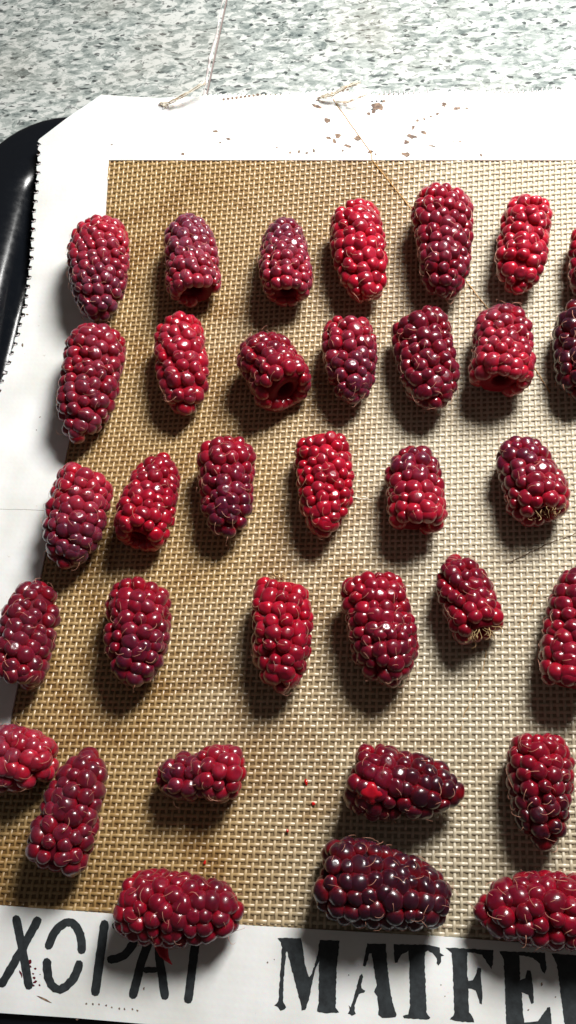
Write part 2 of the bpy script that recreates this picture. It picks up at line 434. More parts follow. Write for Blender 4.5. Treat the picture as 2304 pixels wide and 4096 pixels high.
letters = [
 [stroke([(65, 3677), (88, 3790), (115, 3942)], WST), ],
 [stroke([(195, 3782), (210, 3743), (232, 3711), (262, 3690), (287, 3690), (306, 3707), (321, 3738), (327, 3771), (326, 3800)], WST),
  stroke([(188, 3848), (188, 3876), (193, 3909), (204, 3938), (221, 3954), (240, 3958), (265, 3946), (290, 3920), (306, 3890), (316, 3858)], WST)],
 [stroke([(418, 3697), (381, 3967)], WST + 2), stroke([(464, 3702), (505, 3708), (535, 3730), (538, 3765), (517, 3798), (495, 3822), (466, 3834), (444, 3837)], WST)],
 [stroke([(603, 3742), (565, 3849), (532, 3979)], WST + 1), stroke([(634, 3760), (640, 3849), (660, 3983)], WST + 1), stroke([(582, 3880), (620, 3880)], 24)],
 [stroke([(789, 3740), (780, 3782), (753, 3998)], WST + 1), ],
]
xletter2 = stroke([(150, 3682), (92, 3790), (8, 3935)], WST)
def c2(pts, ox, oy, s): return [(ox + x / s, oy + y / s) for x, y in pts]
Mp = c2([(175, 150), (210, 200), (225, 260), (205, 560), (185, 880), (140, 935), (180, 950), (205, 992), (260, 980), (275, 950), (240, 900), (245, 640), (275, 310), (288, 310), (370, 640), (450, 940), (455, 990), (500, 985), (545, 840), (600, 560), (655, 420), (650, 900), (630, 1000), (720, 1025), (885, 1015), (850, 960), (860, 500), (895, 180), (660, 175), (640, 340), (575, 560), (540, 605), (495, 470), (465, 250), (445, 150)], 1050, 3700, 2.898)
A1 = [(1469, 3774), (1543, 3776), (1551, 3874), (1562, 3964), (1575, 4026), (1587, 4060), (1581, 4069), (1528, 4071), (1514, 4060), (1515, 4029), (1509, 3985), (1495, 3966), (1507, 3941), (1499, 3897), (1486, 3814), (1478, 3814), (1471, 3838), (1462, 3866), (1452, 3862), (1461, 3814)]
A2 = c2([(1150, 565), (1170, 600), (1145, 690), (1150, 730), (1195, 760), (1180, 780), (1120, 800), (1070, 930), (1065, 990), (1085, 1030), (1040, 1050), (990, 1025), (1010, 990), (995, 925), (1020, 950), (1040, 900), (1080, 760), (1110, 650), (1120, 590)], 1050, 3700, 2.898)
Tp = c2([(240, 250), (700, 255), (830, 290), (840, 360), (895, 395), (850, 405), (855, 470), (820, 520), (795, 490), (795, 430), (740, 360), (680, 330), (645, 350), (640, 480), (650, 700), (665, 1120), (710, 1190), (700, 1215), (620, 1215), (370, 1200), (360, 1170), (430, 1150), (450, 1060), (440, 480), (430, 330), (330, 390), (290, 480), (260, 485), (245, 400)], 1500, 3700, 3.22)
Fp = [(1783, 3790), (1807, 3812), (1811, 3874), (1815, 3995), (1817, 4057), (1798, 4077), (1842, 4087), (1897, 4088), (1894, 4076), (1877, 4048), (1873, 3980), (1874, 3955), (1885, 3953), (1904, 3964), (1915, 3998), (1918, 4014), (1929, 4017), (1930, 3973), (1925, 3917), (1924, 3874), (1910, 3871), (1902, 3899), (1891, 3920), (1873, 3922), (1868, 3893), (1870, 3809), (1900, 3811), (1928, 3820), (1947, 3848), (1956, 3864), (1966, 3876), (1971, 3856), (1974, 3800)]
Ep = [(1998, 3805), (2179, 3811), (2187, 3878), (2179, 3895), (2168, 3887), (2159, 3856), (2131, 3831), (2078, 3820), (2081, 3920), (2101, 3912), (2109, 3881), (2123, 3881), (2129, 3917), (2134, 3979), (2136, 4012), (2127, 4018), (2112, 3979), (2087, 3968), (2092, 4048), (2098, 4090), (2151, 4085), (2179, 4048), (2190, 4029), (2201, 4029), (2207, 4096), (2207, 4114), (2030, 4112), (2025, 4096), (2020, 3951), (2014, 3839)]
Rp = [(2207, 3814), (2300, 3820), (2420, 3830), (2440, 3900), (2400, 3960), (2440, 4120), (2390, 4120), (2355, 3975), (2318, 3968), (2338, 4118), (2264, 4118), (2257, 4085), (2246, 4007), (2234, 3909), (2226, 3853), (2212, 3825)]
for i, polys in enumerate(letters):
    off = OFFI
    o = flat("printed_letter", polys[:1], m_ink, off, mat_root, 1.0, i)
    for k, pl in enumerate(polys[1:]): 
        flat("printed_stroke", [pl], m_ink, off + 0.002 * (k + 1), o, 1.6, i + 20)
    if i == 0: flat("printed_stroke", [xletter2], m_ink, off + 0.002, o, 1.6, 99)
for i, polys in enumerate([[Mp], [A1], [Tp], [Fp], [Ep], [Rp]]):
    o = flat("printed_letter", polys, m_ink, OFFI, mat_root, 1.5, i + 40)
    if i == 1: flat("printed_stroke", [A2], m_ink, OFFI + .001, o, 1.5, 77)

# chips where the white silicone has worn through
m_chip, nt, b = new_mat("worn_brown"); c = ramp(nt, noise(nt, posn(nt), 9, 3), [(0.4, (0.09, 0.055, 0.04)), (0.65, (0.26, 0.17, 0.11))]); L(nt, c, b.inputs['Base Color']); b.inputs['Roughness'].default_value = 0.7
def chip(x, y, w, h, seed, mat=m_chip):
    rr = random.Random(seed); n = 9; a0 = rr.uniform(-.5, .5); pl = []
    for k in range(n):
        a = 2 * PI * k / n; r = rr.uniform(0.55, 1.1); ux, uy = w / 2 * r * math.cos(a), h / 2 * r * math.sin(a)
        pl.append((x + ux * math.cos(a0) - uy * math.sin(a0), y + ux * math.sin(a0) + uy * math.cos(a0)))
    flat("worn_patch", [pl], mat, OFFB + 0.004, mat_root)
chips = [(1267, 425, 40, 14), (1309, 481, 22, 24), (1315, 552, 20, 12), (1351, 543, 28, 20), (1339, 566, 14, 22), (1430, 552, 26, 18), (1390, 584, 30, 12), (1371, 602, 10, 12), (1482, 608, 22, 14), (1227, 612, 12, 10), (1196, 606, 10, 14), (1160, 610, 9, 9), (1255, 604, 9, 18), (1502, 617, 9, 9), (1474, 455, 14, 14), (1776, 419, 20, 18), (1828, 433, 34, 14), (1867, 432, 12, 9), (1750, 455, 14, 12), (1723, 465, 10, 9), (1697, 476, 9, 8), (1670, 482, 11, 12), (1653, 510, 14, 18), (1694, 529, 22, 16), (1645, 545, 44, 16), (1625, 568, 20, 18), (1625, 618, 36, 20), (1728, 584, 30, 7), (1840, 566, 16, 7), (1816, 566, 8, 5), (2106, 502, 6, 6), (1962, 588, 7, 6), (447, 578, 13, 4), (862, 525, 18, 10), (914, 555, 18, 8), (731, 616, 12, 10), (880, 570, 8, 6), (1108, 590, 8, 6), (1510, 425, 50, 34), (1495, 445, 20, 18), (1535, 405, 16, 10), (90, 1380, 8, 14), (110, 1258, 12, 6), (160, 1668, 8, 4), (145, 1720, 5, 5), (2080, 508, 20, 3), (1925, 620, 14, 12), (1040, 3780, 0, 0), (1070, 3850, 7, 7), (1097, 3838, 5, 5), (1395, 3900, 5, 6), (1764, 3940, 5, 5), (1780, 3985, 5, 5), (2167, 3937, 8, 14), (2222, 3988, 6, 6), (2113, 4040, 8, 6), (180, 3998, 62, 9), (310, 4077, 12, 7), (575, 3955, 7, 12)]
for i in range(9): chips.append((345 + i * 26 + 4 * math.sin(i * 3), 4012 + i * 4 + 3 * math.cos(i * 5), 7, 9))
for i, (x, y, w, h) in enumerate(chips):
    if w: chip(x, y, w * 1.2, h * 1.2, i)
for i in range(9): chip(1488 + (i % 3) * 19, 405 + (i // 3) * 16, 11, 10, 700 + i, m_ink)
for i in range(9): chip(895 + i * 17, 397 - i * 2.2, 14, 12, 300 + i)
for i in range(6): chip(1290 + i * 20, 383 - i * 5, 14, 10, 330 + i)
m_js, nt, b = new_mat("dried_juice"); b.inputs['Base Color'].default_value = (0.10, 0.006, 0.012, 1); b.inputs['Roughness'].default_value = 0.35
for i, (x, y, w, h) in enumerate([(118, 3848, 16, 26), (141, 3875, 13, 10), (133, 3895, 12, 8), (84, 3895, 11, 40), (136, 3912, 14, 12), (140, 3928, 20, 12), (132, 3942, 18, 10), (158, 3941, 9, 10), (160, 3898, 5, 6), (120, 3867, 14, 14)]):
    chip(x, y, w, h, 500 + i, m_js)

# cut line, edge stitches and frayed strands
m_str, nt, b = new_mat("glass_fibre"); c = ramp(nt, noise(nt, posn(nt), 6, 3), [(0.5, (0.85, 0.80, 0.68)), (0.68, (0.55, 0.38, 0.22))]); L(nt, c, b.inputs['Base Color']); b.inputs['Roughness'].default_value = 0.5
m_cut, nt, b = new_mat("amber_edge"); b.inputs['Base Color'].default_value = (0.42, 0.22, 0.06, 1); b.inputs['Roughness'].default_value = 0.35
def mat_line(pts, off, n=30, wob=2.0, seed=0):
    rr = random.Random(seed); P = np.array(pts, float)
    d = np.r_[0, np.cumsum(np.linalg.norm(np.diff(P, axis=0), axis=1))]; t = np.linspace(0, d[-1], n)
    x = np.interp(t, d, P[:, 0]) + np.array([rr.uniform(-wob, wob) for _ in t]); y = np.interp(t, d, P[:, 1]) + np.array([rr.uniform(-wob, wob) for _ in t])
    return onmat(x, y, off).tolist()
V, Fc = [], []; tube(V, Fc, mat_line([(1330, 395), (1430, 535), (1484, 612), (1488, 640)], OFFB, 20, 1.2), 0.016, 5, 1.0)
tube(V, Fc, mat_line([(1484, 635), (1560, 730), (1660, 855), (1900, 1170), (2138, 1470), (2200, 1570)], 0.05, 60, 1.2), 0.018, 5, 1.0)
mesh_obj("cut_edge", V, Fc, m_cut, mat_root)
m_dk, nt, b = new_mat("dark_crack"); b.inputs['Base Color'].default_value = (0.10, 0.05, 0.02, 1); b.inputs['Roughness'].default_value = 0.8
for sd, pts in enumerate([[(2020, 2255), (2090, 2225), (2130, 2205), (2200, 2170), (2260, 2150), (2304, 2132)], [(1945, 2600), (1930, 2700), (1895, 2780), (1860, 2850), (1840, 2930)], [(2160, 2330), (2120, 2440), (2060, 2520)]]):
    V, Fc = [], []; tube(V, Fc, mat_line(pts, 0.035 if sd else .045, 26, 2.5, sd), 0.010 if sd else 0.014, 4, .7); mesh_obj("surface_crack", V, Fc, m_cut if sd else m_dk, mat_root)
V, Fc = [], []; tube(V, Fc, mat_line([(1375, 1992), (1420, 1990), (1490, 2000)], 0.062, 12, 2, 5), 0.014, 4, .7); tube(V, Fc, mat_line([(1400, 1985), (1440, 1996), (1470, 1990)], 0.07, 12, 2, 6), 0.012, 4, .7)
mesh_obj("loose_fibre", V, Fc, m_str, mat_root)
V, Fc = [], []; tube(V, Fc, mat_line([(0, 2037), (100, 2038), (178, 2042)], OFFB, 16, 0.8, 8), 0.006, 4, 1.0); mesh_obj("surface_crack", V, Fc, m_dk, mat_root)
rr = random.Random(8)
def strand(P, z0, n, rad, spread, m):
    V, Fc = [], []
    W = [onmat(x, y, dz) for x, y, dz in P]
    for k in range(n):
        o = Vector((rr.uniform(-1, 1), rr.uniform(-1, 1), rr.uniform(-.3, 1))) * spread
        pts = []
        for i in range(14):
            t = i / 13 * (len(W) - 1); a = int(min(t, len(W) - 2)); f = t - a
            q = Vector(W[a]) * (1 - f) + Vector(W[a + 1]) * f
            tw = 0.035 * math.sin(t * 7 + k * 2.1)
            pts.append(q + o * (0.4 + f * .6 if a else f + .3) + Vector((tw, tw * .6, abs(tw) * .4)))
        tube(V, Fc, pts, rad, 5, .8)
    mesh_obj("frayed_strand", V, Fc, m, mat_root)
strand([(640, 412, .08), (668, 418, .12), (700, 402, .3), (755, 372, .45), (822, 330, .55)], 0, 8, 0.014, 0.09, m_str)
strand([(1270, 395, .10), (1330, 380, .3), (1380, 350, .5), (1432, 332, .6)], 0, 8, 0.014, 0.10, m_str)
strand([(1345, 410, .10), (1390, 412, .2), (1440, 392, .4), (1466, 382, .45)], 0, 5, 0.013, 0.07, m_str)
# stubs of cut weft threads between the teeth of the left edge
m_stub, nt, b = new_mat("thread_stub"); b.inputs['Base Color'].default_value = (0.45, 0.42, 0.42, 1); b.inputs['Roughness'].default_value = 0.5
V, Fc = [], []
for k in range(32):
    y = 568 + 38 * (k + 0.55); 
    if y > 1740: break
    x = float(xL(y)); tube(V, Fc, onmat(np.array([x + 14, x + 5, x - 2.]), np.array([y - 10, y - 5, y - 8.]), 0.0).tolist(), 0.035, 5, .8)
for k in range(60):
    x = 1540 + k * 19.0
    if x > 2300: break
    y = float(yT(x)); tube(V, Fc, onmat(np.array([x, x + 1.]), np.array([y + 10, y - 7 - 4 * math.sin(k * 2.3)]), 0.02).tolist(), 0.03, 5, .9)
o = mesh_obj("edge_stubs", V, Fc, m_stub, mat_root); o['kind'] = 'stuff'

# ------------------------------------------------------------------ berries
def berry_mat(name):
    m, nt, b = new_mat(name)
    oi = N(nt, 'ShaderNodeObjectInfo')
    p = posn(nt)
    v = ramp(nt, noise(nt, p, 3.0, 3), [(0.3, (0.7, 0.7, 0.75)), (0.7, (1.2, 1.15, 1.1))])
    c = mixc(nt, 1.0, oi.outputs['Color'], v, 'MULTIPLY')
    tc = N(nt, 'ShaderNodeTexCoord'); so = N(nt, 'ShaderNodeSeparateXYZ'); L(nt, tc.outputs['Object'], so.inputs[0])
    crown = ramp(nt, so.outputs[2], [(0.15, (0, 0, 0)), (0.8, (1, 1, 1))])
    redder = mixc(nt, 0.30, c, (0.44, 0.002, 0.006))  # valleys redder: light passing through the flesh, put into the colour
    c = mixc(nt, 0.12, c, (0.07, 0.004, 0.022))  # dusky crown: ripe purple skin with sky reflection mixed into its colour
    c = mixc(nt, crown, redder, c)
    # waxy bloom: a pale film, patchy, thicker on the unrubbed crown, where it also paints in a broad pale highlight
    fr = ramp(nt, noise(nt, p, 4.5, 4, .65), [(0.35, (0.15,) * 3), (0.75, (1, 1, 1))])
    lw = N(nt, 'ShaderNodeLayerWeight'); lw.inputs[0].default_value = 0.35
    bl = math_(nt, 'MULTIPLY', math_(nt, 'MULTIPLY', fr, oi.outputs['Alpha']), math_(nt, 'ADD', math_(nt, 'MULTIPLY', lw.outputs['Facing'], 0.6), math_(nt, 'MULTIPLY', crown, 0.40)))
    c = mixc(nt, math_(nt, 'MULTIPLY', bl, 0.55), c, (0.50, 0.22, 0.34))
    L(nt, c, b.inputs['Base Color'])
    b.inputs['Roughness'].default_value = 0.30
    b.inputs['Specular IOR Level'].default_value = 0.30
    b.inputs['Subsurface Weight'].default_value = 0.9
    b.inputs['Subsurface Radius'].default_value = (1.0, 0.08, 0.10)
    b.inputs['Subsurface Scale'].default_value = 0.19
    b.inputs['Coat Weight'].default_value = 0.42; b.inputs['Coat Roughness'].default_value = 0.05
    b.inputs['Sheen Weight'].default_value = 0.05; b.inputs['Sheen Roughness'].default_value = 0.4; b.inputs['Sheen Tint'].default_value = (1.0, .75, .85, 1)
    bp = N(nt, 'ShaderNodeBump'); bp.inputs['Strength'].default_value = 0.2; bp.inputs['Distance'].default_value = 0.03
    L(nt, noise(nt, p, 7.0, 4, .6), bp.inputs['Height']); L(nt, bp.outputs[0], b.inputs['Normal']); L(nt, bp.outputs[0], b.inputs['Coat Normal'])
    return m
m_berry = berry_mat("berry_skin")
m_core, nt, b = new_mat("berry_flesh"); oi = N(nt, 'ShaderNodeObjectInfo'); L(nt, oi.outputs['Color'], b.inputs['Base Color'])
b.inputs['Roughness'].default_value = 0.65; b.inputs['Specular IOR Level'].default_value = 0.15; b.inputs['Subsurface Weight'].default_value = 0.5; b.inputs['Subsurface Radius'].default_value = (1, .1, .1); b.inputs['Subsurface Scale'].default_value = 0.2
m_hair, nt, b = new_mat("berry_style"); oi = N(nt, 'ShaderNodeObjectInfo'); b.inputs['Base Color'].default_value = (0.56, 0.25, 0.17, 1); b.inputs['Roughness'].default_value = 0.45
m_dry, nt, b = new_mat("dry_stamen"); b.inputs['Base Color'].default_value = (0.42, 0.27, 0.12, 1); b.inputs['Roughness'].default_value = 0.6

druplets = []
for s in range(7):
    bm = bmesh.new(); bmesh.ops.create_icosphere(bm, subdivisions=3, radius=1.0)
    rs = random.Random(100 + s); ks = [(Vector((rs.uniform(-1, 1), rs.uniform(-1, 1), rs.uniform(-1, 1))).normalized(), rs.uniform(1.2, 3.0), rs.uniform(0, 6), rs.uniform(.012, .03)) for _ in range(5)]
    dent = Vector((rs.uniform(-.6, .6), rs.uniform(-.6, .6), 1)).normalized(); dd = rs.choice([0, 0, 0.10, .16])
    for v in bm.verts:
        d = v.co.normalized(); r = 1.0
        for kv, kf, kp, ka in ks: r += ka * math.sin(kf * d.dot(kv) * 2 + kp)
        a = max(0, d.dot(dent) - 0.86) / 0.14; r -= dd * a * a * (3 - 2 * a)
        v.co = d * r
        if v.co.z > 0.3: v.co.z = v.co.z * 1.0
    for f in bm.faces: f.smooth = True
    me = bpy.data.meshes.new("drupelet"); bm.to_mesh(me); bm.free(); me.materials.append(m_berry); druplets.append(me)

RED = (0.31, 0.001, 0.014); MRED = (0.21, 0.001, 0.012); DRED = (0.115, 0.001, 0.010); PUR = (0.08, 0.002, 0.015); BLK = (0.018, 0.001, 0.005)
def lerp3(a, b, t): return tuple(a[i] * (1 - t) + b[i] * t for i in range(3))
GROUP = "berries laid out in rows on the baking mat"
S = 2304 / 1449.0
def make_berry(base, tip, width, taper, cb, ct_, bloom, label, seed, pitch=0.0, d=0.40, extras=(), rb=0.62, neck=0.0):
    rs = random.Random(seed)
    bx, by = base[0] * S, base[1] * S; tx, ty = tip[0] * S, tip[1] * S; cx, cy = (bx + tx) / 2, (by + ty) / 2
    P0 = onmat(cx, cy); R = 1.0
    for _ in range(4):
        zc = float(P0[2]) + R * 0.92 + 0.05
        C = back(cx, cy, zc); dist = float((C - cam_pos) @ f_w); R = width * S / 2 * dist / F * 0.975
        P0 = np.array([C[0], C[1], float(zsurf(C[0], C[1]))])
    A = back(bx, by, zc); B = back(tx, ty, zc)
    ax = B - A; Ln = float(np.linalg.norm(ax)) * 0.95; ang = math.atan2(ax[1], ax[0])
    ctr = np.array([(A[0] + B[0]) / 2, (A[1] + B[1]) / 2])
    zt = float(zsurf(ctr[0], ctr[1])) + 0.045
    root = empty("berry", (ctr[0], ctr[1], zt), label, "berry", GROUP)
    dy = float(zsurf(ctr[0], ctr[1] + .5) - zsurf(ctr[0], ctr[1] - .5))
    root.rotation_euler = Matrix.Rotation(math.atan(dy), 4, 'X').to_euler()
    # local frame: axis direction a, side s, up u; centre at height R
    ct2 = Matrix.Rotation(ang, 4, 'Z') @ Matrix.Rotation(pitch, 4, 'Y')
    a = ct2 @ Vector((1, 0, 0)); s = ct2 @ Vector((0, 1, 0)); u = ct2 @ Vector((0, 0, 1)); c0 = Vector((0, 0, R * 0.93 + abs(math.sin(pitch)) * Ln * 0.12))
    bend = rs.uniform(-.05, .05); q1, q2, q3, tl, tp_ = rs.uniform(0, 6), rs.uniform(0, 6), rs.uniform(0, 6), rs.uniform(.25, .75), rs.uniform(0, 6)
    def prof(t):
        k = 1 + (taper - 1) * 0.72 * max(0, t - .1) ** 1.5 - neck * math.exp(-((t - .52) / .13) ** 2)
        t1 = 0.60
        cap = max(0, 1 - ((t - t1) / (1 - t1)) ** 2.5) ** (1 / 2.3) if t > t1 else 1.0
        bs = 1.0 if t > 0.26 else rb + (1 - rb) * math.sqrt(max(0, 1 - ((0.26 - t) / 0.26) ** 2))
        return R * k * cap * bs
    def surf(t, phi, r):
        r = r * (1 + .045 * math.sin(2 * phi + q1) + .04 * math.sin(3 * phi + 5 * t + q2) + .04 * math.sin(9 * t + q3))
        return c0 + a * ((t - 0.5) * Ln) + s * (math.cos(phi) * r + bend * R * 4 * (t - .5) ** 2) + u * math.sin(phi) * r * 0.97
    d_ = d * (0.92 + 0.16 * rs.random())
    rad = d_ / 2
    # core: outer skin then hollow
    V, Fc = [], []; nr = 16; rings = []
    for t in [0.03, 0.12, .25, .4, .55, .7, .82, .9, .96]:
        rings.append((t, max(0.05, prof(t) - rad * .74)))
    hole = [(0.045, R * 0.33), (0.10, R * 0.29), (0.35, R * 0.24), (0.6, R * 0.14), (.7, R * .02)]
    seq = hole[::-1] + rings + [(0.985, 0.03)]
    for t, r in seq:
        for k in range(nr): V.append(surf(t, 2 * PI * k / nr, r))
    for i in range(len(seq) - 1):
        for k in range(nr): Fc.append((i * nr + k, i * nr + (k + 1) % nr, (i + 1) * nr + (k + 1) % nr, (i + 1) * nr + k))
    core = mesh_obj("core", V, Fc, m_core, root); core.color = (*lerp3(cb, ct_, .4), 1)
    core.color = tuple(x * .8 for x in lerp3(cb, ct_, .4)) + (1,)
    # drupelets
    t = 0.035 + 0.02 * rs.random(); ring = 0; HV, HF = [], []
    centres = []
    while t < 1.0:
        r = prof(t); rc = max(0, r - rad * 0.62)
        n = max(1, round(2 * PI * rc / (d_ * 0.93))) if rc > rad * 0.5 else 1
        ph0 = (ring % 2) * PI / n + rs.uniform(-.12, .12)
        for k in range(n):
            phi = ph0 + 2 * PI * k / n + rs.uniform(-.10, .10) * 6 / max(n, 6)
            tt = max(.03, t + (rs.uniform(-.22, .22) + tl * math.sin(phi + tp_) * (1 if t < .85 else .3)) * d_ / Ln)
            f = rs.choice([0.80, .92, 1.02, 1.06, 1.1, 1.16, 1.24])
            e = 0.01
            rr_ = max(0, prof(min(tt, .995)) - rad * f * 0.72) if n > 1 else 0
            slope = (prof(min(tt + e, .999)) - prof(max(tt - e, 0))) / (2 * e * Ln)
            nrm = (s * math.cos(phi) + u * math.sin(phi)) - a * max(-2.5, min(2.5, slope)) * 1.0
            if n == 1: nrm = a.copy(); tt = min(tt, 1 - rad * .8 / Ln)
            nrm.normalize()
            if tt < 0.08: nrm = (nrm - a * 0.45).normalized()
            c = surf(tt, phi, rr_)
            if nrm.z < -0.62 or c.z < rad * 0.3: 
                if c.z < rad * 0.3: c.z = rad * .5
                if nrm.z < -0.62: continue
            centres.append((c, nrm, tt, f))
        # arc-length step
        step = 0.80 * d_; acc = 0
        while acc < step and t < 1.0:
            dt = 0.004; acc += math.hypot(dt * Ln, prof(min(t + dt, .9999)) - prof(t)); t += dt
        ring += 1
    for j, (c, nrm, tt, f) in enumerate(centres):
        me = druplets[rs.randrange(7)]
        o = bpy.data.objects.new("drupelet", me); COL.objects.link(o); o.parent = root
        q = nrm.to_track_quat('Z', 'Y').to_matrix() @ Matrix.Rotation(rs.uniform(0, 2 * PI), 3, 'Z')
        rr2 = rad * f
        sx, sy, sz = rr2 * rs.uniform(1.03, 1.22), rr2 * rs.uniform(1.03, 1.2), rr2 * rs.uniform(.94, 1.12)
        o.matrix_basis = Matrix.Translation(c) @ q.to_4x4() @ Matrix.Diagonal((sx, sy, sz, 1))
        col = lerp3(cb, ct_, min(1, max(0, sstep(np.float64(tt * 1.25 - .1)) + rs.uniform(-.16, .16))))
        g = rs.uniform(.82, 1.2)
        o.color = (col[0] * g, col[1] * g, col[2] * g, min(1, bloom * rs.uniform(.5, 1.4)))
        if rs.random() < 0.6 and nrm.z > -0.35:
            p0 = c + nrm * sz * 0.97
            tg = nrm.cross(Vector((rs.uniform(-1, 1), rs.uniform(-1, 1), rs.uniform(-1, 1)))).normalized(); tg = (tg + a * 0.7).normalized()
            sd = nrm.cross(tg).normalized() * rs.choice((-1, 1)); ln = rs.uniform(.16, .36); cu = rs.uniform(.3, 1.1); lift = rs.uniform(.05, .5)
            pts = []
            for i in range(6):
                w = i / 5; pts.append(p0 + tg * (ln * math.sin(w * 1.5)) + sd * (ln * cu * w * w * .7) + nrm * (0.012 + ln * lift * w * (1 - w * .8) - (1 - lift) * .10 * w * w))
            tube(HV, HF, pts, rs.uniform(.005, .0078), 3, .6)
    if HV: 
        h = mesh_obj("styles", HV, HF, m_hair, root); h['kind'] = 'stuff'
    hollow = surf(0.0, 0, 0)
    for ex in extras:
        if ex == 'stamens':
            V, Fc = [], []
            for k in range(26):
                ph = rs.uniform(0.1, PI - .1) if rs.random() < .8 else rs.uniform(0, 2 * PI); p = surf(0.01, ph, R * rs.uniform(.35, .75))
                dr = (-a + s * rs.uniform(-.9, .9) + u * rs.uniform(-.3, .8)).normalized(); sd = dr.cross(Vector((rs.uniform(-1, 1), rs.uniform(-1, 1), rs.uniform(-1, 1)))).normalized(); ln = rs.uniform(.18, .38)
                tube(V, Fc, [p + dr * (ln * w) + sd * (ln * .7 * math.sin(w * 3)) * w for w in (0, .2, .4, .6, .8, 1)], rs.uniform(.006, .011), 4, .9)
            mesh_obj("dried_stamens", V, Fc, m_dry, root)["kind"] = "stuff"
        if ex == 'calyx':
            V, Fc = [], []
            for k in range(16):
                p = surf(0.0, PI * .5 + rs.uniform(-.3, .3), R * rs.uniform(.45, .7)); dr = (-a * rs.uniform(.2, 1) + s * rs.uniform(-1, 1) + u * rs.uniform(.1, .9)).normalized(); ln = rs.uniform(.1, .25)
                sd = dr.cross(Vector((rs.uniform(-1, 1), rs.uniform(-1, 1), rs.uniform(-1, 1)))).normalized()
                tube(V, Fc, [p + dr * (ln * w) + sd * (ln * .4 * math.sin(w * 3)) for w in (0, .3, .6, 1)], rs.uniform(.012, .024), 4, .8)
            mesh_obj("dried_calyx", V, Fc, m_dry, root)["kind"] = "stuff"
        if ex == 'torn':
            V, Fc = [], []; p = Vector((0, -R * 0.88, R * .62)) + Vector((-.55, 0, 0))
            tube(V, Fc, [p, p + Vector((.12, -.18, .08)), p + Vector((.20, -.36, .04)), p + Vector((.28, -.48, -.02)), p + Vector((.40, -.60, -.12))], [.19, .17, .12, .06, .012], 9)
            o = mesh_obj("torn_flesh", V, Fc, m_core, root); o.color = (0.28, .002, .01, 1)
        if ex == 'wet':
            V, Fc = [], []; bm = bmesh.new(); bmesh.ops.create_icosphere(bm, subdivisions=3, radius=.38)
            for v in bm.verts: v.co *= 1 + .18 * math.sin(v.co.x * 17 + 1) * math.sin(v.co.y * 13) + .1 * math.sin(v.co.z * 23)
            bm.transform(Matrix.Translation(surf(.2, PI * .62, R * .78)) @ Matrix.Diagonal((1.1, .8, .62, 1)))
            for f_ in bm.faces: f_.smooth = True
            me = bpy.data.meshes.new("crushed_flesh"); bm.to_mesh(me); bm.free(); me.materials.append(m_berry)
            o = bpy.data.objects.new("crushed_flesh", me); COL.objects.link(o); o.parent = root; o.color = (.42, .004, .014, 0)
    return root

